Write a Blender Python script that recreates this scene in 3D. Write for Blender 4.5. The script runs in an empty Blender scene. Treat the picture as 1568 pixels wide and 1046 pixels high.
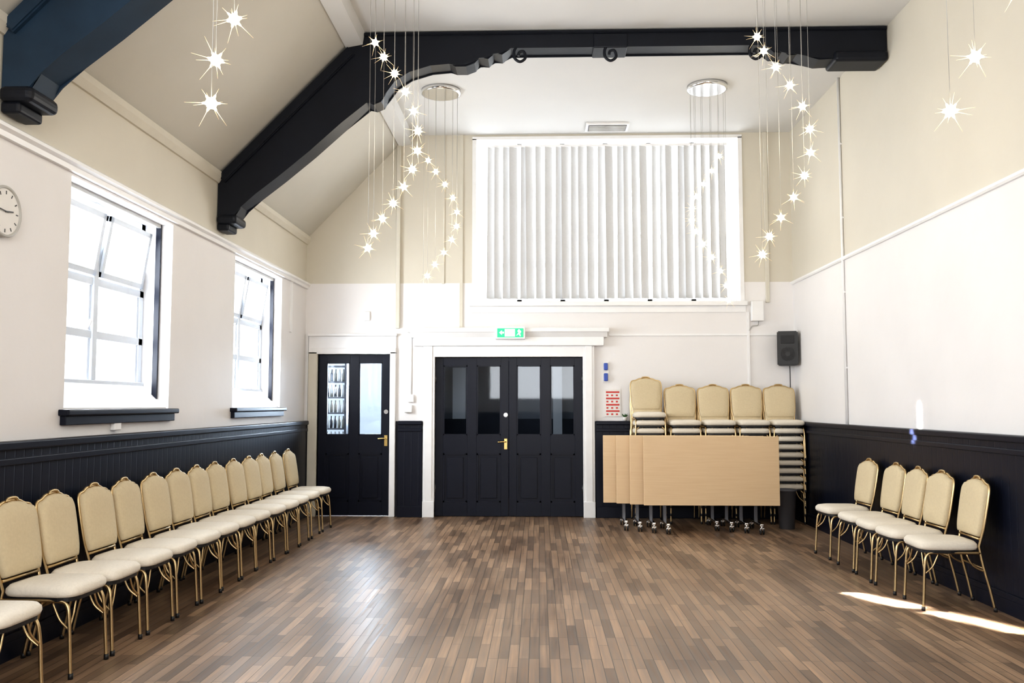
import bpy, bmesh, math, random
from mathutils import Vector, Matrix
random.seed(4)
scene = bpy.context.scene
COL = scene.collection
scene.view_settings.view_transform = 'Standard'
scene.view_settings.exposure = 0.15
try: scene.view_settings.look = 'Medium High Contrast'
except Exception: pass

# ------------------------------------------------------------------ materials
def new_mat(name):
    m = bpy.data.materials.new(name); m.use_nodes = True
    nt = m.node_tree
    return m, nt, nt.nodes, nt.links, nt.nodes['Principled BSDF']

def mat(name, col, rough=0.5, metal=0.0, var=0.05, nscale=8.0, bump=0.0, emit=None, estr=0.0, spec=None):
    m, nt, N, L, b = new_mat(name)
    tc = N.new('ShaderNodeTexCoord')
    nz = N.new('ShaderNodeTexNoise'); nz.inputs['Scale'].default_value = nscale; nz.inputs['Detail'].default_value = 4
    L.new(tc.outputs['Object'], nz.inputs['Vector'])
    mx = N.new('ShaderNodeMix'); mx.data_type = 'RGBA'
    L.new(nz.outputs['Fac'], mx.inputs['Factor'])
    mx.inputs['A'].default_value = (*[max(0, c*(1-var)) for c in col], 1)
    mx.inputs['B'].default_value = (*[min(1, c*(1+var)) for c in col], 1)
    L.new(mx.outputs['Result'], b.inputs['Base Color'])
    b.inputs['Roughness'].default_value = rough
    b.inputs['Metallic'].default_value = metal
    if spec is not None: b.inputs['Specular IOR Level'].default_value = spec
    if bump > 0:
        bp = N.new('ShaderNodeBump'); bp.inputs['Strength'].default_value = bump; bp.inputs['Distance'].default_value = 0.01
        L.new(nz.outputs['Fac'], bp.inputs['Height']); L.new(bp.outputs['Normal'], b.inputs['Normal'])
    if emit:
        b.inputs['Emission Color'].default_value = (*emit, 1); b.inputs['Emission Strength'].default_value = estr
    return m

NAVY = (0.007, 0.009, 0.019)
M_white = mat('white_gloss_paint', (0.84, 0.835, 0.83), 0.35)
M_frame = mat('window_frame_paint', (0.68, 0.74, 0.82), 0.4)
M_ceil = mat('ceiling_paint', (0.68, 0.68, 0.67), 0.8, var=0.04, nscale=1.5)
M_slope = mat('slope_paint', (0.58, 0.56, 0.505), 0.8, var=0.06, nscale=1.5)
M_beige = mat('beige_paint', (0.65, 0.615, 0.53), 0.7)
M_navy = mat('navy_gloss_paint', NAVY, 0.35, var=0.15, nscale=5, spec=0.25)
M_beam = mat('black_beam_paint', (0.007, 0.009, 0.015), 0.42, var=0.3, nscale=6, bump=0.15, spec=0.3)
M_beam_sheen = mat('blue_black_beam_paint', (0.016, 0.036, 0.064), 0.45, var=0.4, nscale=4, bump=0.15, spec=0.35)  # beam paint with a bluish window sheen put into its colour
M_gold = mat('gold_metal', (0.60, 0.45, 0.25), 0.34, 1.0)
M_brass = mat('brass', (0.8, 0.6, 0.25), 0.25, 1.0)
M_chrome = mat('chrome', (0.8, 0.8, 0.8), 0.12, 1.0)
M_steel = mat('dark_steel', (0.12, 0.12, 0.13), 0.4, 0.8)
M_black = mat('black_plastic', (0.012, 0.012, 0.013), 0.45)
M_grey = mat('grey_plastic', (0.10, 0.10, 0.11), 0.5)
M_lgrey = mat('light_grey_plastic', (0.45, 0.44, 0.41), 0.4)
M_spk = mat('speaker_grille', (0.02, 0.02, 0.022), 0.6, nscale=200, bump=0.3)
M_fabric = mat('cream_fabric', (0.61, 0.51, 0.34), 0.85, var=0.09, nscale=60, bump=0.25)
M_fablit = mat('cream_seat_fabric', (0.74, 0.68, 0.58), 0.85, var=0.08, nscale=60, bump=0.25)  # same fabric as the backs, lightened for overhead light on the seats
M_red = mat('red_print', (0.6, 0.05, 0.04), 0.6)
M_blue = mat('blue_plastic', (0.03, 0.08, 0.4), 0.4)
M_paper = mat('paper', (0.8, 0.78, 0.75), 0.7)
M_leaf = mat('leaf_green', (0.04, 0.12, 0.03), 0.5)
M_green = mat('green_sign', (0.02, 0.5, 0.22), 0.4, emit=(0.02, 0.6, 0.28), estr=0.5)
M_signw = mat('sign_white', (0.9, 0.95, 0.9), 0.4, emit=(0.8, 1, 0.85), estr=0.6)
M_core = mat('lamp_core', (1, 0.95, 0.85), 0.3, emit=(1, 0.88, 0.64), estr=22)
M_petal = mat('lamp_glass_petal', (1, 0.85, 0.6), 0.2, emit=(1, 0.74, 0.40), estr=2.0)
M_glare = mat('lamp_glass_spike', (0.9, 0.78, 0.6), 0.2, emit=(1, 0.66, 0.32), estr=0.85)  # glowing spikes that draw the glare rays around each bulb
M_wire = mat('wire', (0.45, 0.44, 0.42), 0.4, 0.5)
M_bottle = mat('bottle_glass', (0.35, 0.33, 0.28), 0.2)
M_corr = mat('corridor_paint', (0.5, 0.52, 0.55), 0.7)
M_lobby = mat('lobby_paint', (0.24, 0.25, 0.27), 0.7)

def wall_mat():
    m, nt, N, L, b = new_mat('painted_plaster_wall')
    g = N.new('ShaderNodeNewGeometry'); s = N.new('ShaderNodeSeparateXYZ'); L.new(g.outputs['Position'], s.inputs[0])
    mu = N.new('ShaderNodeMath'); mu.operation = 'MULTIPLY'; mu.inputs[1].default_value = 0.2; L.new(s.outputs['Z'], mu.inputs[0])
    r = N.new('ShaderNodeValToRGB'); r.color_ramp.interpolation = 'CONSTANT'
    e = r.color_ramp.elements
    e[0].position = 0; e[0].color = (*NAVY, 1)
    e[1].position = 1.20/5; e[1].color = (0.82, 0.80, 0.79, 1)
    k = e.new(2.98/5); k.color = (0.66, 0.62, 0.53, 1)
    L.new(mu.outputs[0], r.inputs[0])
    nz = N.new('ShaderNodeTexNoise'); nz.inputs['Scale'].default_value = 1.3; nz.inputs['Detail'].default_value = 5
    L.new(g.outputs['Position'], nz.inputs['Vector'])
    mr = N.new('ShaderNodeMapRange'); mr.inputs['To Min'].default_value = 0.92; mr.inputs['To Max'].default_value = 1.04
    L.new(nz.outputs['Fac'], mr.inputs[0])
    mx = N.new('ShaderNodeVectorMath'); mx.operation = 'MULTIPLY'
    L.new(r.outputs[0], mx.inputs[0]); L.new(mr.outputs[0], mx.inputs[1]); L.new(mx.outputs[0], b.inputs['Base Color'])
    b.inputs['Roughness'].default_value = 0.6
    n2 = N.new('ShaderNodeTexNoise'); n2.inputs['Scale'].default_value = 6; n2.inputs['Detail'].default_value = 6
    L.new(g.outputs['Position'], n2.inputs['Vector'])
    bp = N.new('ShaderNodeBump'); bp.inputs['Strength'].default_value = 0.15; bp.inputs['Distance'].default_value = 0.02
    L.new(n2.outputs['Fac'], bp.inputs['Height']); L.new(bp.outputs['Normal'], b.inputs['Normal'])
    return m
M_wall = wall_mat()

def wainscot_mat():
    m, nt, N, L, b = new_mat('navy_beadboard')
    b.inputs['Base Color'].default_value = (*NAVY, 1); b.inputs['Roughness'].default_value = 0.36; b.inputs['Specular IOR Level'].default_value = 0.25
    g = N.new('ShaderNodeNewGeometry'); s = N.new('ShaderNodeSeparateXYZ'); L.new(g.outputs['Position'], s.inputs[0])
    ad = N.new('ShaderNodeMath'); ad.operation = 'ADD'; L.new(s.outputs['X'], ad.inputs[0]); L.new(s.outputs['Y'], ad.inputs[1])
    mo = N.new('ShaderNodeMath'); mo.operation = 'PINGPONG'; mo.inputs[1].default_value = 0.045; L.new(ad.outputs[0], mo.inputs[0])
    mr = N.new('ShaderNodeMapRange'); mr.inputs['From Max'].default_value = 0.007; L.new(mo.outputs[0], mr.inputs[0])
    bp = N.new('ShaderNodeBump'); bp.inputs['Strength'].default_value = 0.35; bp.inputs['Distance'].default_value = 0.003
    L.new(mr.outputs[0], bp.inputs['Height']); L.new(bp.outputs['Normal'], b.inputs['Normal'])
    return m
M_bead = wainscot_mat()

def floor_mat():
    m, nt, N, L, b = new_mat('worn_wood_strip_floor')
    g = N.new('ShaderNodeNewGeometry'); s = N.new('ShaderNodeSeparateXYZ'); L.new(g.outputs['Position'], s.inputs[0])
    c = N.new('ShaderNodeCombineXYZ'); L.new(s.outputs['Y'], c.inputs['X']); L.new(s.outputs['X'], c.inputs['Y'])
    br = N.new('ShaderNodeTexBrick'); L.new(c.outputs[0], br.inputs['Vector'])
    br.inputs['Scale'].default_value = 1; br.inputs['Brick Width'].default_value = 0.46; br.inputs['Row Height'].default_value = 0.058
    br.inputs['Mortar Size'].default_value = 0.0022; br.inputs['Mortar Smooth'].default_value = 0.2
    br.inputs['Color1'].default_value = (0.095, 0.055, 0.032, 1); br.inputs['Color2'].default_value = (0.27, 0.172, 0.105, 1)
    br.inputs['Mortar'].default_value = (0.022, 0.013, 0.008, 1)
    br.offset = 0.37; br.offset_frequency = 3
    mp = N.new('ShaderNodeMapping'); mp.inputs['Scale'].default_value = (2, 55, 1); L.new(c.outputs[0], mp.inputs[0])
    gr = N.new('ShaderNodeTexNoise'); gr.inputs['Scale'].default_value = 1; gr.inputs['Detail'].default_value = 4; L.new(mp.outputs[0], gr.inputs['Vector'])
    r1 = N.new('ShaderNodeMapRange'); r1.inputs['From Min'].default_value = 0.3; r1.inputs['From Max'].default_value = 0.7; r1.inputs['To Min'].default_value = 0.68; r1.inputs['To Max'].default_value = 1.32; L.new(gr.outputs['Fac'], r1.inputs[0])
    v1 = N.new('ShaderNodeVectorMath'); v1.operation = 'MULTIPLY'; L.new(br.outputs['Color'], v1.inputs[0]); L.new(r1.outputs[0], v1.inputs[1])
    m2 = N.new('ShaderNodeMapping'); m2.inputs['Scale'].default_value = (0.45, 1.5, 1); L.new(c.outputs[0], m2.inputs[0])
    wn = N.new('ShaderNodeTexNoise'); wn.inputs['Scale'].default_value = 1.2; wn.inputs['Detail'].default_value = 3; wn.inputs['Roughness'].default_value = 0.5
    L.new(m2.outputs[0], wn.inputs['Vector'])
    wr = N.new('ShaderNodeMapRange'); wr.inputs['From Min'].default_value = 0.22; wr.inputs['From Max'].default_value = 0.78; wr.interpolation_type = 'SMOOTHSTEP'; L.new(wn.outputs['Fac'], wr.inputs[0])
    v2 = N.new('ShaderNodeVectorMath'); v2.operation = 'MULTIPLY_ADD'; L.new(v1.outputs[0], v2.inputs[0]); v2.inputs[1].default_value = (1.3, 1.3, 1.3); v2.inputs[2].default_value = (0.075, 0.066, 0.053)
    v3 = N.new('ShaderNodeVectorMath'); v3.operation = 'MULTIPLY'; L.new(v1.outputs[0], v3.inputs[0]); v3.inputs[1].default_value = (0.85, 0.80, 0.75)
    mx = N.new('ShaderNodeMix'); mx.data_type = 'RGBA'; L.new(wr.outputs[0], mx.inputs['Factor'])
    L.new(v3.outputs[0], mx.inputs['A']); L.new(v2.outputs[0], mx.inputs['B'])
    L.new(mx.outputs['Result'], b.inputs['Base Color'])
    rr = N.new('ShaderNodeMapRange'); rr.inputs['From Min'].default_value = 0.3; rr.inputs['From Max'].default_value = 0.7; rr.inputs['To Min'].default_value = 0.34; rr.inputs['To Max'].default_value = 0.48; L.new(gr.outputs['Fac'], rr.inputs[0])
    L.new(rr.outputs[0], b.inputs['Roughness']); b.inputs['Specular IOR Level'].default_value = 0.8
    bp = N.new('ShaderNodeBump'); bp.inputs['Strength'].default_value = 0.3; bp.inputs['Distance'].default_value = 0.001; bp.invert = True
    L.new(br.outputs['Fac'], bp.inputs['Height']); L.new(bp.outputs['Normal'], b.inputs['Normal'])
    return m
M_floor = floor_mat()

def wood_mat():
    m, nt, N, L, b = new_mat('beech_laminate')
    tc = N.new('ShaderNodeTexCoord'); mp = N.new('ShaderNodeMapping'); mp.inputs['Scale'].default_value = (2, 10, 40)
    L.new(tc.outputs['Object'], mp.inputs[0])
    nz = N.new('ShaderNodeTexNoise'); nz.inputs['Scale'].default_value = 1.5; nz.inputs['Detail'].default_value = 5; L.new(mp.outputs[0], nz.inputs['Vector'])
    r = N.new('ShaderNodeValToRGB'); r.color_ramp.elements[0].color = (0.68, 0.48, 0.28, 1); r.color_ramp.elements[1].color = (0.78, 0.59, 0.37, 1)
    L.new(nz.outputs['Fac'], r.inputs[0]); L.new(r.outputs[0], b.inputs['Base Color']); b.inputs['Roughness'].default_value = 0.4
    return m
M_beech = wood_mat()

def glass_mat(name, tint, base, edge):
    m, nt, N, L, b = new_mat(name)
    out = N['Material Output']; N.remove(b)
    t = N.new('ShaderNodeBsdfTransparent'); t.inputs[0].default_value = (*tint, 1)
    g = N.new('ShaderNodeBsdfGlossy'); g.inputs['Roughness'].default_value = 0.03
    lw = N.new('ShaderNodeLayerWeight'); lw.inputs['Blend'].default_value = 0.25
    ad = N.new('ShaderNodeMath'); ad.operation = 'MULTIPLY_ADD'; ad.inputs[1].default_value = edge; ad.inputs[2].default_value = base; L.new(lw.outputs['Facing'], ad.inputs[0])
    mx = N.new('ShaderNodeMixShader'); L.new(ad.outputs[0], mx.inputs[0]); L.new(t.outputs[0], mx.inputs[1]); L.new(g.outputs[0], mx.inputs[2])
    L.new(mx.outputs[0], out.inputs[0])
    return m
M_glass = glass_mat('window_glass', (0.98, 0.99, 1.0), 0.01, 0.03)
M_dglass = glass_mat('door_glass', (0.80, 0.85, 0.9), 0.03, 0.1)

def blind_mat():
    m, nt, N, L, b = new_mat('translucent_blind_fabric')
    out = N['Material Output']; N.remove(b)
    tc = N.new('ShaderNodeTexCoord'); nz = N.new('ShaderNodeTexNoise'); nz.inputs['Scale'].default_value = 40; L.new(tc.outputs['Object'], nz.inputs['Vector'])
    r = N.new('ShaderNodeValToRGB'); r.color_ramp.elements[0].color = (0.62, 0.62, 0.62, 1); r.color_ramp.elements[1].color = (0.68, 0.68, 0.68, 1)
    L.new(nz.outputs['Fac'], r.inputs[0])
    d = N.new('ShaderNodeBsdfDiffuse'); t = N.new('ShaderNodeBsdfTranslucent')
    L.new(r.outputs[0], d.inputs[0]); L.new(r.outputs[0], t.inputs[0])
    mx = N.new('ShaderNodeMixShader'); mx.inputs[0].default_value = 0.09
    L.new(d.outputs[0], mx.inputs[1]); L.new(t.outputs[0], mx.inputs[2]); L.new(mx.outputs[0], out.inputs[0])
    return m
M_blind = blind_mat()

# ------------------------------------------------------------------ mesh builder
def smooth_path(pts, sub=6, closed=False):
    pts = [Vector(p) for p in pts]; out = []
    n = len(pts)
    rng = range(n if closed else n-1)
    for i in rng:
        p1 = pts[i]; p2 = pts[(i+1) % n]
        p0 = pts[(i-1) % n] if (closed or i > 0) else p1
        p3 = pts[(i+2) % n] if (closed or i+2 < n) else p2
        for k in range(sub):
            t = k/sub
            out.append(0.5*((2*p1)+(-p0+p2)*t+(2*p0-5*p1+4*p2-p3)*t*t+(-p0+3*p1-3*p2+p3)*t**3))
    if not closed: out.append(pts[-1])
    return out

class MB:
    def __init__(s): s.bm = bmesh.new(); s.mats = []
    def mi(s, m):
        if m not in s.mats: s.mats.append(m)
        return s.mats.index(m)
    def _set(s, faces, m, smooth=False):
        i = s.mi(m)
        for f in faces: f.material_index = i; f.smooth = smooth
    def box(s, x0, x1, y0, y1, z0, z1, m, bevel=0.0, M=None):
        vs = [s.bm.verts.new(Vector((x, y, z))) for x in (x0, x1) for y in (y0, y1) for z in (z0, z1)]
        q = [(0,1,3,2), (4,6,7,5), (0,4,5,1), (2,3,7,6), (0,2,6,4), (1,5,7,3)]
        fs = [s.bm.faces.new([vs[i] for i in f]) for f in q]
        if bevel > 0:
            es = list({e for f in fs for e in f.edges})
            r = bmesh.ops.bevel(s.bm, geom=es, offset=bevel, segments=3, affect='EDGES', profile=0.5)
            fs = list({f for v in r['verts'] for f in v.link_faces} | set(f for f in fs if f.is_valid))
            vs = list({v for f in fs for v in f.verts})
        s._set(fs, m)
        if M is not None:
            for v in vs: v.co = M @ v.co
    def tube(s, path, r, m, seg=8, closed=False):
        path = [Vector(p) for p in path]; n = len(path); rings = []
        up = None
        for i, p in enumerate(path):
            a = path[(i-1) % n] if (closed or i > 0) else p
            b = path[(i+1) % n] if (closed or i < n-1) else p
            t = (b-a)
            if t.length < 1e-9: t = Vector((0, 0, 1))
            t.normalize()
            if up is None:
                up = t.orthogonal().normalized()
            else:
                up = up - t*up.dot(t)
                if up.length < 1e-6: up = t.orthogonal()
                up.normalize()
            w = t.cross(up)
            rr = r[i] if isinstance(r, (list, tuple)) else r
            rings.append([s.bm.verts.new(p+(up*math.cos(2*math.pi*k/seg)+w*math.sin(2*math.pi*k/seg))*rr) for k in range(seg)])
        fs = []
        for i in range(n if closed else n-1):
            A = rings[i]; B = rings[(i+1) % n]
            for k in range(seg):
                fs.append(s.bm.faces.new([A[k], A[(k+1) % seg], B[(k+1) % seg], B[k]]))
        s._set(fs, m, True)
        if not closed:
            s._set([s.bm.faces.new(rings[0][::-1]), s.bm.faces.new(rings[-1])], m)
    def cyl(s, p0, p1, r, m, seg=20): s.tube([p0, p1], r, m, seg)
    def prism(s, poly, a0, a1, m, axis='y', bevel=0.0):
        def P(u, v, a):
            return Vector((u, a, v)) if axis == 'y' else (Vector((a, u, v)) if axis == 'x' else Vector((u, v, a)))
        A = [s.bm.verts.new(P(u, v, a0)) for u, v in poly]; B = [s.bm.verts.new(P(u, v, a1)) for u, v in poly]
        n = len(poly); fs = [s.bm.faces.new(A), s.bm.faces.new(B[::-1])]
        for i in range(n): fs.append(s.bm.faces.new([A[i], B[i], B[(i+1) % n], A[(i+1) % n]]))
        s._set(fs, m)
        if bevel > 0:
            es = list({e for f in fs[:2] for e in f.edges})
            r = bmesh.ops.bevel(s.bm, geom=es, offset=bevel, segments=2, affect='EDGES')
            s._set(r['faces'], m)
    def rings(s, rings, m, smooth=True, cap0=True, cap1=True):
        R = [[s.bm.verts.new(Vector(p)) for p in r] for r in rings]; n = len(R[0]); fs = []
        for i in range(len(R)-1):
            for k in range(n): fs.append(s.bm.faces.new([R[i][k], R[i][(k+1) % n], R[i+1][(k+1) % n], R[i+1][k]]))
        if cap0: fs.append(s.bm.faces.new(R[0][::-1]))
        if cap1: fs.append(s.bm.faces.new(R[-1]))
        s._set(fs, m, smooth)
    def sphere(s, c, r, m, sub=2):
        q = bmesh.ops.create_icosphere(s.bm, subdivisions=sub, radius=r, matrix=Matrix.Translation(c))
        s._set(list({f for v in q['verts'] for f in v.link_faces}), m, True)
    def mesh(s, name):
        bmesh.ops.recalc_face_normals(s.bm, faces=s.bm.faces[:])
        me = bpy.data.meshes.new(name); s.bm.to_mesh(me); s.bm.free()
        for m in s.mats: me.materials.append(m)
        return me
    def build(s, name, parent=None, loc=(0, 0, 0), rot=0.0):
        o = bpy.data.objects.new(name, s.mesh(name)); COL.objects.link(o)
        o.location = loc; o.rotation_euler = (0, 0, rot)
        if parent: o.parent = parent
        return o

def empty(name, loc=(0, 0, 0), rot=0):
    e = bpy.data.objects.new(name, None); e.empty_display_size = 0.1; COL.objects.link(e); e.location = loc; e.rotation_euler = (0, 0, rot); return e
def boxobj(name, *a, **k):
    mb = MB(); mb.box(*a, **k); return mb.build(name)

# ------------------------------------------------------------------ room constants
XL, XR, YB, YF, ZC = -3.02, 3.25, 11.3, -2.5, 4.94
EAVE, XJ = 3.58, -1.72
boxobj('floor', -3.4, 3.55, YF-0.3, 14.2, -0.1, 0.0, M_floor)

def wall_holes(name, axis, a0, a1, z0, z1, t0, t1, holes, m):
    mb = MB()
    xs = sorted({a0, a1, *[h[0] for h in holes], *[h[1] for h in holes]})
    for i in range(len(xs)-1):
        u0, u1 = xs[i], xs[i+1]
        hs = sorted([h for h in holes if h[0] <= u0+1e-6 and h[1] >= u1-1e-6], key=lambda h: h[2])
        z = z0
        segs = []
        for h in hs:
            if h[2] > z+1e-6: segs.append((z, h[2]))
            z = h[3]
        if z < z1: segs.append((z, z1))
        for s0, s1 in segs:
            if axis == 'x': mb.box(u0, u1, t0, t1, s0, s1, m)
            else: mb.box(t0, t1, u0, u1, s0, s1, m)
    return mb.build(name)

WX0, WX1, WZ0, WZ1 = -0.82, 2.59, 2.74, 4.88
LD = (-2.85, -1.91, 0.0, 2.07); DD = (-1.33, 0.56, 0.0, 2.03)
wall_holes('wall_back', 'x', XL-0.3, XR+0.3, 0, 5.1, YB, YB+0.25, [LD, DD, (WX0, WX1, WZ0, WZ1)], M_wall)
boxobj('wall_right', XR, XR+0.3, YF, YB, 0, 5.1, M_wall)
LW = [(-0.9, 0.7), (2.3, 3.9), (5.53, 7.12), (8.62, 10.22)]  # first two are out of view, added to let in light
wall_holes('wall_left', 'y', YF, YB, 0, 3.7, XL-0.3, XL, [(a, b, 1.38, 2.90) for a, b in LW], M_wall)
wall_holes('wall_front', 'x', XL-0.3, XR+0.3, 0, 5.1, YF-0.3, YF, [(-1.4, 1.6, 1.6, 4.2)], M_wall)  # opening behind the camera, added for the fill light
boxobj('ceiling', XJ-0.02, XR+0.3, YF-0.3, YB+0.25, ZC, ZC+0.15, M_ceil)
mb = MB(); mb.prism([(XL-0.04, EAVE-0.04), (XJ, ZC-0.02), (XJ, ZC+0.15), (XL-0.3, ZC+0.15), (XL-0.3, EAVE-0.04)], YF-0.3, YB, M_slope); mb.build('ceiling_slope')

# trims
mb = MB()
mb.prism([(XL, 2.92), (XL+0.03, 2.92), (XL+0.035, 2.95), (XL+0.06, 2.965), (XL+0.06, 2.985), (XL+0.02, 3.01), (XL, 3.02)], YF, YB, M_white); mb.build('trim_1')
mb = MB(); mb.prism([(XR, 2.95), (XR-0.02, 2.95), (XR-0.03, 2.965), (XR-0.03, 2.985), (XR, 3.0)], YF, YB, M_white); mb.build('trim_2')
mb = MB(); mb.prism([(XL, 3.50), (XL+0.02, 3.50), (XL+0.05, 3.55), (XL+0.05, 3.60), (XL, 3.60)], YF, YB, M_beige); mb.build('trim_3')
mb = MB(); mb.prism([(XJ-0.10, ZC-0.15), (XJ+0.06, ZC-0.12), (XJ+0.08, ZC+0.01), (XJ-0.10, ZC+0.01)], YF, YB, M_ceil); mb.build('trim_4')

def wains(n, x0, x1, y0, y1, side):
    mb = MB()
    mb.box(x0, x1, y0, y1, 0.0, 1.17, M_bead)
    o = 0.025
    if side == 'L': mb.box(x0, x1+o, y0, y1, 1.165, 1.215, M_navy, 0.01); mb.box(x0, x1+0.015, y0, y1, 1.08, 1.12, M_navy, 0.006); mb.box(x0, x1+0.015, y0, y1, 0, 0.14, M_navy, 0.006)
    if side == 'R': mb.box(x0-o, x1, y0, y1, 1.165, 1.215, M_navy, 0.01); mb.box(x0-0.015, x1, y0, y1, 1.08, 1.12, M_navy, 0.006); mb.box(x0-0.015, x1, y0, y1, 0, 0.14, M_navy, 0.006)
    if side == 'B': mb.box(x0, x1, y0-o, y1, 1.165, 1.215, M_navy, 0.01); mb.box(x0, x1, y0-0.015, y1, 1.08, 1.12, M_navy, 0.006); mb.box(x0, x1, y0-0.015, y1, 0, 0.14, M_navy, 0.006)
    return mb.build('trim_%d' % n)
wains(5, XL, XL+0.05, YF, YB, 'L')
wains(6, XR-0.05, XR, YF, YB, 'R')
wains(7, -1.80, -1.49, YB-0.05, YB, 'B')
wains(8, 0.72, XR-0.05, YB-0.05, YB, 'B')

# door frames
mb = MB()
y0 = YB-0.05
mb.box(-2.965, -2.85, y0, YB+0.2, 0, 2.10, M_beige, 0.008)
mb.box(-1.91, -1.835, y0, YB+0.2, 0, 2.10, M_white, 0.008)
mb.box(-2.965, -1.835, y0, YB+0.2, 2.07, 2.15, M_white, 0.008)
mb.box(-2.965, -1.835, y0+0.02, YB, 2.14, 2.31, M_white)
mb.box(-2.975, -1.82, y0-0.02, YB, 2.30, 2.335, M_white, 0.008)
mb.build('trim_9')
mb = MB()
for a, b in ((-1.48, -1.33), (0.56, 0.71)):
    mb.box(a, b, y0, YB+0.05, 0, 2.17, M_white, 0.008)
    mb.box(a+0.03, b-0.03, y0-0.012, YB, 0.0, 2.17, M_white, 0.005)
    mb.box(a-0.0, b+0.0, y0-0.02, YB, 0.0, 0.2, M_white, 0.005)
mb.box(-1.34, 0.57, y0, YB+0.2, 2.03, 2.17, M_white, 0.006)
mb.box(-1.60, 0.83, y0-0.04, YB, 2.17, 2.36, M_white, 0.008)
mb.box(-1.68, 0.90, y0-0.09, YB, 2.34, 2.40, M_white, 0.012)
mb.prism([(y0-0.04, 2.28), (y0-0.08, 2.345), (YB, 2.345), (YB, 2.28)], -1.64, 0.87, M_white, axis='x')
mb.build('trim_10')

# doors
def leaf(mb, x0, w, top, y):
    st = 0.10; mid = 0.12
    z_b, z_m0, z_m1, z_t = 0.18, 0.80, 1.03, top-0.10
    pw = (w-2*st-mid)/2
    t = 0.045
    x1 = x0+w
    mb.box(x0, x0+st, y, y+t, 0.008, top, M_navy, 0.003); mb.box(x1-st, x1, y, y+t, 0.008, top, M_navy, 0.003)
    mb.box(x0+st+pw, x0+st+pw+mid, y, y+t, 0.008, top, M_navy, 0.003)
    for i in range(2):
        a = x0+st+i*(pw+mid); b = a+pw
        mb.box(a, b, y, y+t, 0.008, z_b, M_navy); mb.box(a, b, y, y+t, z_m0, z_m1, M_navy); mb.box(a, b, y, y+t, z_t, top, M_navy)
        mb.box(a, b, y+0.02, y+0.03, z_b, z_m0, M_navy)
        mb.box(a+0.05, b-0.05, y+0.010, y+0.02, z_b+0.05, z_m0-0.05, M_navy, 0.004)
        mb.box(a, b, y+0.02, y+0.026, z_m1, z_t, M_dglass)
        for (c0, c1, e0, e1) in ((a, b, z_m1, z_m1+0.015), (a, b, z_t-0.015, z_t), (a, a+0.015, z_m1, z_t), (b-0.015, b, z_m1, z_t),
                                 (a, b, z_b, z_b+0.02), (a, b, z_m0-0.02, z_m0), (a, a+0.02, z_b, z_m0), (b-0.02, b, z_b, z_m0)):
            mb.box(c0, c1, y+0.004, y+0.022, e0, e1, M_navy)
def handle(mb, x, z, y, d):
    mb.box(x-0.022, x+0.022, y-0.008, y, z-0.08, z+0.06, M_brass, 0.004)
    mb.tube(smooth_path([(x, y, z+0.02), (x, y-0.05, z+0.02), (x+d*0.03, y-0.055, z+0.02), (x+d*0.10, y-0.05, z+0.015)], 4), 0.009, M_brass)
    mb.cyl((x, y-0.012, z+0.36), (x, y, z+0.36), 0.028, M_chrome)
mb = MB(); leaf(mb, -2.845, 0.93, 2.065, YB+0.03)
handle(mb, -1.965, 0.97, YB+0.03, -1)
mb.build('door_1')
mb = MB(); leaf(mb, -1.328, 0.941, 2.025, YB+0.03); handle(mb, -0.425, 0.93, YB+0.03, -1)
for z in (0.3, 1.7): mb.cyl((-1.325, YB+0.02, z), (-1.325, YB+0.02, z+0.1), 0.01, M_steel)
mb.build('door_2')
mb = MB(); leaf(mb, -0.383, 0.941, 2.025, YB+0.03)
for z in (0.3, 1.7): mb.cyl((0.555, YB+0.02, z), (0.555, YB+0.02, z+0.1), 0.01, M_steel)
mb.build('door_3')

# corridor beyond the doors
mb = MB()
mb.box(-3.9, -1.7, 13.9, 14.0, 0, 2.6, M_corr); mb.box(-3.9, -3.8, YB+0.25, 13.9, 0, 2.6, M_corr)
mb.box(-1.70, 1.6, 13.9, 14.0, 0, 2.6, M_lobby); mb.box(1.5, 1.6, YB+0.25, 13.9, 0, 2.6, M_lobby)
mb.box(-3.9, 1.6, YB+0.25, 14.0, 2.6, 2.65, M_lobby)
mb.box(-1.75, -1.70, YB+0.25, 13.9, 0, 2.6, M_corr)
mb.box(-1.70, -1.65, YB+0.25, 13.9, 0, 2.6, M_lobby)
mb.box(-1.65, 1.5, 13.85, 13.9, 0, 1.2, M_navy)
mb.box(-1.0, -0.35, 13.78, 13.9, 0, 2.1, M_navy); mb.box(0.22, 0.36, 13.7, 13.9, 0, 2.3, M_white); mb.box(-1.35, -1.15, 13.8, 13.9, 1.2, 2.0, M_white)
mb.build('wall_corridor')
mb = MB()
for i in range(6): mb.box(-3.25, -2.72, 12.35, 12.6, 0.85+i*0.22, 0.87+i*0.22, M_steel)
mb.box(-3.27, -3.24, 12.33, 12.62, 0, 2.1, M_steel); mb.box(-2.73, -2.70, 12.33, 12.62, 0, 2.1, M_steel)
for i in range(5):
    for k in range(9):
        x = -3.21+k*0.056; z = 0.872+i*0.22
        mm = random.choice([M_paper, M_paper, M_bottle, M_chrome, M_steel])
        mb.tube([(x, 12.42, z), (x, 12.42, z+0.10), (x, 12.42, z+0.13), (x, 12.42, z+0.17)], [0.022, 0.022, 0.01, 0.009], mm, 10)
mb.build('bottle_shelf')

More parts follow.
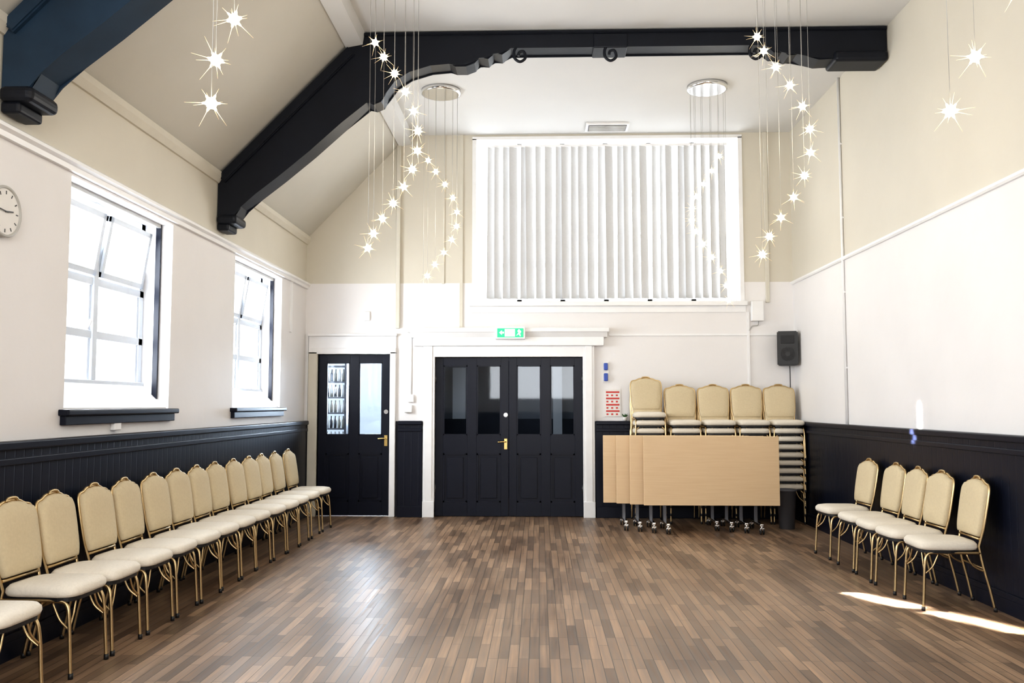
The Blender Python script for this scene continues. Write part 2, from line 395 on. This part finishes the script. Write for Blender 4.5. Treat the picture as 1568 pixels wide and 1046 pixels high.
# ------------------------------------------------------------------ back window
mb = MB()
ly0, ly1 = YB-0.02, YB+0.25
mb.box(WX0-0.04, WX0+0.012, ly0, ly1, WZ0, WZ1, M_white); mb.box(WX1-0.012, WX1+0.04, ly0, ly1, WZ0, WZ1, M_white)
mb.box(WX0-0.04, WX1+0.04, ly0, ly1, WZ1-0.012, WZ1+0.03, M_white)
mb.box(WX0-0.07, WX1+0.07, YB-0.07, ly1, WZ0-0.06, WZ0, M_white, 0.01)
mb.box(WX0-0.05, WX1+0.05, YB-0.02, YB+0.0, WZ0-0.14, WZ0-0.06, M_white)
fy0, fy1 = YB+0.19, YB+0.24
mb.box(WX0, WX1, fy0, fy1, WZ0, WZ0+0.05, M_white); mb.box(WX0, WX1, fy0, fy1, WZ1-0.04, WZ1, M_white)
n = 6
for i in range(1, n):
    x = WX0+(WX1-WX0)*i/n
    mb.box(x-0.03, x+0.03, fy0, fy1, WZ0, WZ1, M_white)
for z in (3.25, 3.62, 4.18): mb.box(WX0, WX1, fy0+0.01, fy1-0.01, z-0.03, z+0.03, M_white)
mb.box(WX0, WX1, fy0+0.025, fy0+0.03, WZ0, WZ1, M_glass)
mb.build('window_1')
mb = MB()
mb.box(-0.70, 2.46, YB+0.05, YB+0.09, 4.79, 4.82, M_white)
ns = 28; pit = 3.10/ns
for i in range(ns):
    cx = -0.69+(i+0.5)*pit + (0.035 if i >= ns/2 else -0.005)
    R = Matrix.Translation((cx, YB+0.07, 0)) @ Matrix.Rotation(math.radians(27+random.uniform(-7, 7)), 4, 'Z') @ Matrix.Rotation(math.radians(random.uniform(-0.45, 0.45)), 4, 'Y')
    mb.box(-0.056, 0.056, -0.0008, 0.0008, 2.80, 4.79, M_blind, M=R)
    mb.box(-0.056, 0.056, -0.002, 0.002, 2.79, 2.82, M_blind, M=R)
mb.tube([(-0.71, YB+0.05, 4.79), (-0.71, YB+0.05, 3.0)], 0.003, M_white, 6)
mb.build('vertical_blinds')

# ------------------------------------------------------------------ left windows
def side_window(idx, a, b):
    mb = MB(); xo, xi = XL-0.30, XL-0.23
    z0, z1 = 1.38, 2.90
    zm0 = 1.60
    mb.box(xo, xi, a, a+0.07, z0, z1, M_frame, 0.005); mb.box(xo, xi, b-0.07, b, z0, z1, M_frame, 0.005)
    mb.box(xo, xi, a, b, z1-0.07, z1, M_frame, 0.005); mb.box(xo, xi+0.02, a, b, z0, zm0, M_frame, 0.005)
    mb.prism([(xi, zm0-0.02), (xi+0.03, zm0-0.03), (XL-0.02, z0+0.02), (XL-0.02, z0), (xi, z0)], a, b, M_white)
    c = (a+b)/2
    mb.box(xo, xi+0.01, c-0.035, c+0.035, zm0, z1, M_frame, 0.005)
    for z in (1.93, 2.32): mb.box(xo, xi, a, b, z-0.03, z+0.03, M_frame, 0.005)
    for (p, q) in ((a+0.07, c-0.035), (c+0.035, b-0.07)):
        mb.box(xo+0.02, xi-0.01, p, p+0.03, zm0, 2.29, M_frame); mb.box(xo+0.02, xi-0.01, q-0.03, q, zm0, 2.29, M_frame)
        mb.box(xo+0.035, xo+0.04, p, q, zm0, 2.29, M_glass)
        R = Matrix.Translation((xi, 0, 2.36)) @ Matrix.Rotation(math.radians(9), 4, 'Y')
        mb.box(-0.02, 0.02, p, q, 0, 0.04, M_frame, M=R); mb.box(-0.02, 0.02, p, q, 0.42, 0.46, M_frame, M=R)
        mb.box(-0.02, 0.02, p, p+0.04, 0, 0.46, M_frame, M=R); mb.box(-0.02, 0.02, q-0.04, q, 0, 0.46, M_frame, M=R)
        mb.box(-0.003, 0.003, p, q, 0, 0.46, M_glass, M=R)
        mb.cyl((xi, q-0.02, 2.82), (xi+0.08, q-0.02, 2.78), 0.008, M_lgrey, 8)
    mb.cyl((xi, c-0.1, 1.97), (xi+0.03, c-0.1, 2.03), 0.012, M_white, 8)
    mb.box(XL-0.13, XL-0.09, a+0.005, a+0.03, z0+0.02, z1, M_navy); mb.box(XL-0.13, XL-0.09, b-0.03, b-0.005, z0+0.02, z1, M_navy)
    mb.box(XL-0.12, XL-0.09, a+0.03, b-0.03, z1-0.03, z1, M_lgrey)
    mb.box(XL-0.12, XL+0.07, a-0.06, b+0.06, z0-0.03, z0+0.01, M_navy, 0.01)
    mb.box(XL, XL+0.04, a-0.04, b+0.04, z0-0.09, z0-0.03, M_navy, 0.005)
    mb.build('window_%d' % idx)
for i, (a, b) in enumerate(LW): side_window(i+2, a, b)

# ------------------------------------------------------------------ roof trusses
def truss(y, M_b, th=0.24):
    mb = MB()
    poly = [(-3.015, 3.16), (-3.015, 3.58), (-1.80, 4.80), (-1.70, 4.935), (3.245, 4.935), (3.245, 4.64), (3.05, 4.62), (2.85, 4.635), (2.62, 4.625),
            (2.5, 4.66), (2.42, 4.69), (2.34, 4.67), (2.28, 4.71), (2.20, 4.70), (2.12, 4.78), (-0.26, 4.78), (-0.34, 4.71), (-0.42, 4.73), (-0.47, 4.67),
            (-0.56, 4.69), (-0.60, 4.63), (-0.68, 4.60), (-0.78, 4.60), (-0.84, 4.635), (-1.02, 4.62), (-1.22, 4.56), (-1.36, 4.47), (-1.44, 4.36),
            (-1.48, 4.27), (-1.55, 4.24), (-1.62, 4.27), (-1.85, 4.07), (-2.15, 3.80), (-2.44, 3.56), (-2.66, 3.39), (-2.80, 3.28), (-2.86, 3.16)]
    mb.prism(poly, y, y+th, M_b, bevel=0.012)
    mb.prism([(-3.01, 3.56), (-1.80, 4.79), (-1.73, 4.72), (-2.94, 3.50)], y-0.035, y+th+0.035, M_b, bevel=0.01)
    mb.prism([(-1.72, 4.93), (3.24, 4.93), (3.24, 4.90), (-1.72, 4.90)], y-0.02, y+th+0.02, M_b, bevel=0.008)
    mb.box(-3.015, -2.82, y-0.03, y+th+0.03, 3.11, 3.20, M_beam, 0.035)
    mb.box(-3.015, -2.90, y-0.0, y+th, 3.05, 3.12, M_beam, 0.02)
    mb.box(2.75, 3.245, y-0.03, y+th+0.03, 4.60, 4.70, M_beam, 0.03)
    for x in (-0.17, 0.68, 2.03):
        pts = [(x-0.02, y+0.02, 4.80), (x-0.055, y+0.0, 4.74), (x-0.05, y-0.0, 4.67), (x, y-0.0, 4.635), (x+0.05, y-0.0, 4.67), (x+0.035, y-0.0, 4.73), (x-0.005, y-0.0, 4.725), (x-0.015, y-0.0, 4.69)]
        mb.tube(smooth_path(pts, 5), 0.014, M_beam)
    mb.box(0.52, 0.84, y-0.01, y+th+0.01, 4.76, 4.90, M_b, 0.01)
    mb.build('roof_truss')
truss(8.08, M_beam); truss(4.74, M_beam_sheen); truss(1.5, M_beam)

# ------------------------------------------------------------------ chairs
def chair_mesh():
    mb = MB()
    lean = lambda z: 0.185+(z-0.45)*0.17
    half = [(0.160, 0.505), (0.178, 0.56), (0.186, 0.66), (0.188, 0.76), (0.184, 0.825), (0.165, 0.856), (0.120, 0.866), (0.075, 0.885), (0.0, 0.893)]
    pts = [Vector((x, 0, z)) for x, z in half]
    sp = smooth_path(pts, 3)
    outline = [(p.x, p.z) for p in sp] + [(-p.x, p.z) for p in sp[-2::-1]]
    cz = 0.69
    def ring(sc, dy): return [(x*sc, lean(cz+(z-cz)*sc)+dy, cz+(z-cz)*sc) for x, z in outline]
    mb.rings([ring(0.92, 0.022), ring(0.98, 0.018), ring(1.0, 0.0), ring(0.98, -0.018), ring(0.90, -0.030), ring(0.6, -0.036)], M_fabric)
    def sring(w, d, z, cy=-0.01, n=28):
        r = []
        for k in range(n):
            a = 2*math.pi*k/n; c, s = math.cos(a), math.sin(a)
            e = 0.38
            x = abs(c)**e*math.copysign(1, c)*w/2; y = abs(s)**e*math.copysign(1, s)*d/2
            if y > 0: x *= 0.93
            r.append((x, y+cy, z))
        return r
    mb.rings([sring(0.36, 0.37, 0.412), sring(0.385, 0.405, 0.416), sring(0.395, 0.42, 0.432), sring(0.392, 0.415, 0.452), sring(0.36, 0.385, 0.470), sring(0.27, 0.29, 0.480)], M_fablit)
    mb.rings([sring(0.365, 0.385, 0.392), sring(0.365, 0.385, 0.413)], M_black, smooth=False)
    r = 0.0095
    P = [(-0.180, 0.275, 0.0), (-0.178, 0.245, 0.15), (-0.174, 0.205, 0.32), (-0.166, 0.187, 0.44)]
    top = [(-x*1.02, lean(z)+0.012, cz+(z-cz)*1.02) for x, z in outline[2:-2]]
    P2 = [(-p[0], p[1], p[2]) for p in P[::-1]]
    mb.tube(smooth_path(P, 3)+top+smooth_path(P2, 3), r, M_gold, 8)
    mb.tube(smooth_path([(-0.05, lean(0.89), 0.892), (-0.04, lean(0.905), 0.907), (0, lean(0.91), 0.912), (0.04, lean(0.905), 0.907), (0.05, lean(0.89), 0.892)], 4), 0.008, M_gold)
    mb.tube([(-0.165, 0.195, 0.49), (0.165, 0.195, 0.49)], 0.009, M_gold)
    for sx in (-1, 1):
        mb.tube(smooth_path([(sx*0.182, -0.205, 0.0), (sx*0.180, -0.195, 0.15), (sx*0.178, -0.185, 0.30), (sx*0.172, -0.165, 0.378), (sx*0.170, -0.10, 0.395), (sx*0.170, 0.10, 0.395), (sx*0.170, 0.192, 0.395)], 4), r, M_gold)
        mb.tube(smooth_path([(sx*0.179, -0.188, 0.25), (sx*0.172, -0.13, 0.30), (sx*0.170, -0.09, 0.385)], 4), 0.006, M_gold)
        mb.tube(smooth_path([(sx*0.176, 0.215, 0.27), (sx*0.172, 0.14, 0.31), (sx*0.170, 0.10, 0.385)], 4), 0.006, M_gold)
        mb.tube(smooth_path([(sx*0.179, -0.188, 0.26), (sx*0.12, -0.175, 0.32), (sx*0.09, -0.17, 0.395)], 4), 0.006, M_gold)
        for yy in (-0.205, 0.275): mb.cyl((sx*0.181, yy, 0.0), (sx*0.181, yy, 0.03), 0.013, M_black, 10)
    mb.tube([(-0.175, 0.215, 0.29), (0.175, 0.215, 0.29)], 0.007, M_gold)
    return mb.mesh('banquet_chair')
CH = chair_mesh()
def chair(x, y, rot, z=0, parent=None, name='banquet_chair'):
    o = bpy.data.objects.new(name, CH); COL.objects.link(o); o.location = (x, y, z); o.rotation_euler = (0, 0, rot)
    if parent: o.parent = parent
    return o
H = math.pi/2
for i, y in enumerate([4.12, 4.80, 5.22, 5.68, 6.12, 6.55, 6.99, 7.41, 7.82, 8.28, 8.69, 9.13, 9.60, 10.10]):
    chair(-2.62+random.uniform(-0.012, 0.012), y, H+math.radians(random.uniform(-1.5, 1.5)))
for y, x, a in ((8.48, 2.86, 3), (7.88, 2.87, 1), (7.42, 2.86, -2), (6.98, 2.86, 1), (6.47, 2.87, -3)):
    chair(x, y, -H+math.radians(a))
for i, (x, n) in enumerate([(1.34, 10), (1.76, 9), (2.17, 9), (2.58, 9), (2.985, 9)]):
    e = empty('chair_stack', (x, 10.92, 0))
    for k in range(n): chair(random.uniform(-0.004, 0.004), -0.008*k, 0, 0.095*k, e, 'stacked_chair')

# ------------------------------------------------------------------ folding tables
def table(x, y):
    mb = MB()
    w = 1.52
    mb.box(-w/2, w/2, -0.013, 0.013, 0.29, 1.065, M_beech, 0.004)
    for sx in (-0.52, 0.50):
        mb.box(sx-0.02, sx+0.02, 0.03, 0.07, 0.10, 0.72, M_steel, 0.006)
        mb.box(sx-0.022, sx+0.022, -0.23, 0.27, 0.085, 0.115, M_chrome, 0.01)
        mb.box(sx-0.04, sx+0.04, 0.013, 0.06, 0.60, 0.72, M_black, 0.006)
        for yy in (-0.22, 0.26):
            mb.cyl((sx, yy, 0.06), (sx, yy, 0.10), 0.010, M_chrome, 10)
            for dx in (-0.02, 0.012): mb.cyl((sx+dx, yy+0.01, 0.034), (sx+dx+0.012, yy+0.01, 0.034), 0.033, M_black, 18)
            mb.box(sx-0.024, sx+0.028, yy-0.01, yy+0.035, 0.045, 0.072, M_chrome, 0.006)
    mb.box(-0.52, 0.50, 0.035, 0.06, 0.62, 0.66, M_steel)
    mb.build('folding_table', loc=(x, y, 0))
for i in range(4): table(1.94-i*0.145, 10.08+i*0.09)

# ------------------------------------------------------------------ bin
mb = MB()
def circ(r, z, n=28): return [(r*math.cos(2*math.pi*k/n), r*math.sin(2*math.pi*k/n), z) for k in range(n)]
mb.rings([circ(0.085, 0.0), circ(0.11, 0.43), circ(0.118, 0.43), circ(0.118, 0.45), circ(0.106, 0.45), circ(0.08, 0.02)], M_grey)
mb.build('waste_bin', loc=(2.85, 10.36, 0))

# ------------------------------------------------------------------ speaker
mb = MB()
mb.prism([(-0.125, 0.0), (0.125, 0.0), (0.085, 0.19), (-0.085, 0.19)], -0.215, 0.215, M_black, axis='z', bevel=0.012)
mb.cyl((0, -0.012, -0.07), (0, 0.0, -0.07), 0.085, M_spk, 28); mb.cyl((0, -0.016, -0.07), (0, 0.0, -0.07), 0.03, M_black, 20)
mb.box(-0.08, 0.08, -0.008, 0.0, 0.06, 0.16, M_spk, 0.003)
mb.cyl((0, 0.19, 0), (0.02, 0.27, 0), 0.015, M_steel, 10)
mb.tube(smooth_path([(0.02, 0.19, -0.12), (0.03, 0.24, -0.25), (0.03, 0.25, -0.45), (0.03, 0.25, -0.85)], 5), 0.006, M_black, 6)
mb.build('wall_speaker', loc=(3.09, 11.03, 2.12), rot=math.radians(-14))

# ------------------------------------------------------------------ clock
mb = MB()
def disc(r, x0, x1, m): mb.cyl((x0, 0, 0), (x1, 0, 0), r, m, 40)
disc(0.145, 0.0, 0.03, M_lgrey); disc(0.13, 0.03, 0.034, M_paper)
mb.tube([(0.034, 0.138*math.cos(a*math.pi/20), 0.138*math.sin(a*math.pi/20)) for a in range(40)], 0.009, M_lgrey, 8, closed=True)
for h in range(12):
    R = Matrix.Rotation(-math.radians(h*30), 4, 'X')
    mb.box(0.034, 0.036, -0.003, 0.003, 0.098, 0.118, M_black, M=R)
mb.box(0.037, 0.039, -0.004, 0.004, -0.01, 0.068, M_black, M=Matrix.Rotation(math.radians(-82), 4, 'X'))
mb.box(0.040, 0.042, -0.003, 0.003, -0.015, 0.1, M_black, M=Matrix.Rotation(math.radians(85), 4, 'X'))
mb.build('wall_clock', loc=(XL, 4.79, 2.50))

# ------------------------------------------------------------------ exit sign & small wall items
mb = MB()
mb.box(-0.55, -0.17, 11.12, 11.21, 2.25, 2.41, M_white, 0.006)
mb.box(-0.525, -0.195, 11.114, 11.12, 2.27, 2.385, M_green)
mb.box(-0.43, -0.30, 11.110, 11.115, 2.28, 2.375, M_signw)
mb.prism([(-0.50, 2.33), (-0.465, 2.36), (-0.465, 2.34), (-0.44, 2.34), (-0.44, 2.32), (-0.465, 2.32), (-0.465, 2.30)], 11.110, 11.115, M_signw)
mb.prism([(-0.285, 2.29), (-0.255, 2.33), (-0.27, 2.35), (-0.25, 2.375), (-0.235, 2.36), (-0.22, 2.34), (-0.235, 2.32), (-0.225, 2.285), (-0.24, 2.285), (-0.25, 2.31)], 11.110, 11.115, M_signw)
mb.build('exit_sign')
mb = MB()
mb.box(0.84, 1.04, YB-0.012, YB, 1.27, 1.62, M_paper)
for r_ in range(4):
    mb.box(0.855, 1.025, YB-0.015, YB-0.012, 1.57-r_*0.08, 1.59-r_*0.08, M_red)
    for c_ in range(3): mb.box(0.86+c_*0.06, 0.885+c_*0.06, YB-0.014, YB-0.012, 1.53-r_*0.08, 1.55-r_*0.08, M_red)
mb.build('safety_notice')
mb = MB()
mb.box(0.83, 0.88, YB-0.04, YB, 1.72, 1.82, M_blue, 0.008); mb.box(0.83, 0.88, YB-0.04, YB, 1.86, 1.95, M_blue, 0.008); mb.box(0.815, 0.895, YB-0.015, YB, 1.70, 1.97, M_paper, 0.003)
mb.build('key_holder')
mb = MB()
mb.box(-1.68, -1.60, YB-0.04, YB, 1.45, 1.55, M_white, 0.01); mb.box(-1.72, -1.62, YB-0.05, YB, 1.32, 1.42, M_white, 0.01); mb.cyl((-1.64, YB-0.01, 1.55), (-1.64, YB-0.01, 2.3), 0.008, M_white, 8)
mb.build('thermostat')
mb = MB(); mb.box(-2.25, -2.18, YB-0.03, YB, 2.50, 2.62, M_white, 0.008); mb.build('light_switch')
mb = MB(); mb.box(2.70, 2.86, YB-0.08, YB, 2.48, 2.74, M_white, 0.012); mb.tube(smooth_path([(2.80, YB-0.02, 2.48), (2.79, YB-0.02, 2.43), (2.72, YB-0.02, 2.42), (2.68, YB-0.015, 2.36)], 5), 0.006, M_lgrey); mb.build('junction_box')
mb = MB(); mb.box(XL, XL+0.035, 6.15, 6.25, 1.24, 1.31, M_white, 0.006); mb.build('wall_socket')
mb = MB(); mb.box(-1.845, -1.79, YB-0.05, YB, 2.40, ZC, M_beige, 0.008); mb.build('trim_11')
mb = MB(); mb.box(-1.02, -0.98, YB-0.02, YB, 2.40, ZC, M_beige); mb.box(-1.25, -1.22, YB-0.015, YB, 2.98, ZC, M_beige); mb.build('trim_12')
mb = MB(); mb.box(2.90, 2.95, YB-0.03, YB, 2.72, ZC, M_beige, 0.006); mb.box(2.66, 2.685, YB-0.02, YB, 1.21, 2.60, M_white); mb.build('trim_13')
mb = MB(); mb.box(0.90, 3.15, YB-0.015, YB, 2.30, 2.325, M_white); mb.box(-3.0, -2.975, YB-0.015, YB, 1.2, 2.33, M_white); mb.build('trim_14')
mb = MB(); mb.cyl((XR-0.015, 9.4, 1.21), (XR-0.015, 9.4, ZC), 0.014, M_white, 10)
for z in (1.8, 2.6, 3.4, 4.2): mb.box(XR-0.02, XR, 9.375, 9.425, z, z+0.02, M_white)
mb.build('conduit_pipe')
mb = MB(); mb.box(XL, XL+0.02, 10.55, 10.62, 2.3, 3.0, M_white); mb.build('trim_15')
mb = MB(); mb.box(XL+0.05, XL+0.068, YF, YB, 0.0, 0.10, M_navy); mb.build('baseboard_left')
mb = MB(); mb.box(XR-0.068, XR-0.05, YF, YB, 0.0, 0.10, M_navy); mb.build('baseboard_right')
mb = MB()
mb.box(0.60, 1.14, 10.82, 11.12, ZC-0.03, ZC, M_white, 0.005)
mb.box(0.63, 1.11, 10.85, 11.09, ZC-0.034, ZC-0.03, M_grey)
for k in range(7): mb.box(0.64, 1.10, 10.86+k*0.034, 10.875+k*0.034, ZC-0.04, ZC-0.034, M_lgrey)
mb.build('ceiling_vent')
# small potted plant standing on the dado ledge
mb = MB()
def pc(r, z): return [(1.09+r*math.cos(2*math.pi*k/14), YB-0.037+r*math.sin(2*math.pi*k/14), z) for k in range(14)]
mb.rings([pc(0.022, 1.215), pc(0.032, 1.265), pc(0.028, 1.265), pc(0.020, 1.25)], M_paper)
for k in range(9):
    a = k*0.7; mb.tube([(1.09, YB-0.037, 1.25), (1.09+0.02*math.cos(a), YB-0.04+0.01*math.sin(a), 1.28), (1.09+0.04*math.cos(a), YB-0.045+0.025*math.sin(a), 1.29+0.01*(k % 3))], [0.004, 0.009, 0.001], M_leaf, 6)
mb.build('potted_plant')

# ------------------------------------------------------------------ star pendant clusters
ico = [Vector(v).normalized() for v in [(0, 1, 1.618), (0, -1, 1.618), (0, 1, -1.618), (0, -1, -1.618), (1, 1.618, 0), (-1, 1.618, 0), (1, -1.618, 0), (-1, -1.618, 0), (1.618, 0, 1), (-1.618, 0, 1), (1.618, 0, -1), (-1.618, 0, -1)]]
def star_mesh():
    mb = MB()
    mb.sphere(Vector((0, 0, 0)), 0.023, M_core, 2)
    rot = Matrix.Rotation(0.35, 3, 'Y') @ Matrix.Rotation(0.2, 3, 'X')
    for i, d in enumerate(ico):
        d = rot @ d
        mb.tube([d*0.012, d*0.032, d*0.040], [0.009, 0.005, 0.001], M_petal, 6)
        mb.tube([d*0.03, d*(0.065 if i % 2 else 0.105)], [0.0015, 0.0003], M_glare, 5)
    return mb.mesh('star_bulb')
STAR = star_mesh()
def cluster(cx, cy, a0, a1, z0, z1, n=12):
    e = empty('star_pendant_light', (cx, cy, 0))
    mb = MB()
    mb.tube([(0, 0, ZC), (0, 0, ZC-0.045), (0, 0, ZC-0.05)], [0.22, 0.22, 0.20], M_chrome, 40)
    mb.build('ceiling_plate', e)
    wires = MB()
    for i in range(n):
        t = i/(n-1); a = math.radians(a0+(a1-a0)*t)
        x = 0.19*math.sin(a); y = -0.19*math.cos(a); z = z0+(z1-z0)*t
        wires.tube([(x, y, z+0.01), (x, y, ZC-0.04)], 0.0014, M_wire, 5)
        o = bpy.data.objects.new('star_bulb', STAR); COL.objects.link(o); o.parent = e; o.location = (x, y, z)
        o.rotation_euler = (random.uniform(0, 0.5), random.uniform(0, 0.5), random.uniform(0, 3))
    wires.build('wires', e)
    ld = bpy.data.lights.new('glow', 'POINT'); ld.energy = 10; ld.color = (1, 0.85, 0.65); ld.shadow_soft_size = 0.25
    lo = bpy.data.objects.new('glow', ld); COL.objects.link(lo); lo.parent = e; lo.location = (0, 0, (z0+z1)/2)
cluster(-1.11, 6.6, -40, 265, 4.15, 2.61, 13)
cluster(1.86, 6.6, -90, 235, 4.22, 2.56, 12)
cluster(-1.09, 9.65, -40, 265, 4.10, 2.72, 11)
cluster(1.87, 9.6, 130, 440, 4.18, 2.55, 12)
cluster(-1.14, 3.5, 69, 300, 4.15, 2.62, 8)
cluster(1.90, 3.6, -90, 235, 4.26, 2.66, 7)

# ------------------------------------------------------------------ lights
def area(name, loc, target, sx, sy, power, col=(1, 1, 1), spread=180):
    d = bpy.data.lights.new(name, 'AREA'); d.shape = 'RECTANGLE'; d.size = sx; d.size_y = sy; d.energy = power; d.color = col; d.spread = math.radians(spread)
    o = bpy.data.objects.new(name, d); COL.objects.link(o); o.location = loc
    o.rotation_euler = (Vector(target)-Vector(loc)).to_track_quat('-Z', 'Y').to_euler()
    return o
for i, (a, b) in enumerate(LW):
    c = (a+b)/2
    area('window_daylight', (XL-0.45, c, 2.15), (3, c, 1.3), 1.7, 1.7, (80, 110, 130, 190)[i], (0.92, 0.96, 1.0))
area('window_daylight', (0.885, YB+0.5, 3.95), (0.885, 0, 3.2), 3.9, 2.4, 95, (0.95, 0.97, 1))
area('window_daylight', (0.1, YF-0.35, 2.9), (0.1, 10, 2.3), 3.0, 2.6, 135, (1, 0.98, 0.97))  # fill added outside the unseen rear opening
area('ceiling_lamp', (0.6, 0.6, 4.85), (0.6, 0.6, 0), 2.5, 2.5, 72, (1, 0.98, 0.96))  # unseen fill added overhead to brighten the room
area('corridor_lamp', (-2.9, 12.9, 2.55), (-2.9, 12.9, 0), 0.8, 0.8, 30, (0.9, 0.95, 1))  # added to light the space behind the left door
area('corridor_daylight', (-2.30, 13.85, 1.55), (-2.0, 8.0, 0.6), 0.9, 1.4, 190, (0.88, 0.94, 1))
area('corridor_lamp', (-0.2, 13.0, 2.55), (-0.2, 13.0, 0), 0.8, 0.8, 6, (0.95, 0.97, 1))  # weak fill added to light the lobby behind the double doors

# narrow shafts of low sun coming through the gaps of the side window
def shaft(loc, target, along, length, width, power):
    loc, target = Vector(loc), Vector(target)
    z = (loc-target).normalized(); x = Vector(along); x = (x-z*x.dot(z)).normalized(); y = z.cross(x)
    d = bpy.data.lights.new('sun_shaft', 'AREA'); d.shape = 'RECTANGLE'; d.size = length; d.size_y = width; d.energy = power; d.color = (1, 0.95, 0.88); d.spread = math.radians(0.8)
    o = bpy.data.objects.new('sun_shaft', d); COL.objects.link(o)
    M = Matrix((x, y, z)).transposed().to_4x4(); M.translation = loc; o.matrix_world = M
k = 2.12/6.02
shaft((-3.40, 6.17, 2.12+0.15*k), (2.77, 6.17, 0.0), (0, -0.9, 0.19), 0.95, 0.03, 11)
shaft((-3.40, 6.62, 2.03+0.15*k), (2.50, 6.62, 0.0), (0, -0.9, 0.19), 0.50, 0.025, 5)
shaft((-3.40, 6.80, 2.14), (3.25, 7.66, 1.25), (0, 0, 1), 0.45, 0.04, 4)

w = bpy.data.worlds.new('world'); scene.world = w; w.use_nodes = True
bg = w.node_tree.nodes['Background']; bg.inputs[0].default_value = (0.95, 0.98, 1.0, 1); bg.inputs[1].default_value = 4.0

# ------------------------------------------------------------------ camera
cd = bpy.data.cameras.new('camera'); cd.lens = 31.0; cd.sensor_width = 36; cd.clip_start = 0.05
cam = bpy.data.objects.new('camera', cd); COL.objects.link(cam)
cam.location = (0, 0, 1.42); cam.rotation_euler = (math.radians(94.1), 0, math.radians(1.74))
scene.camera = cam
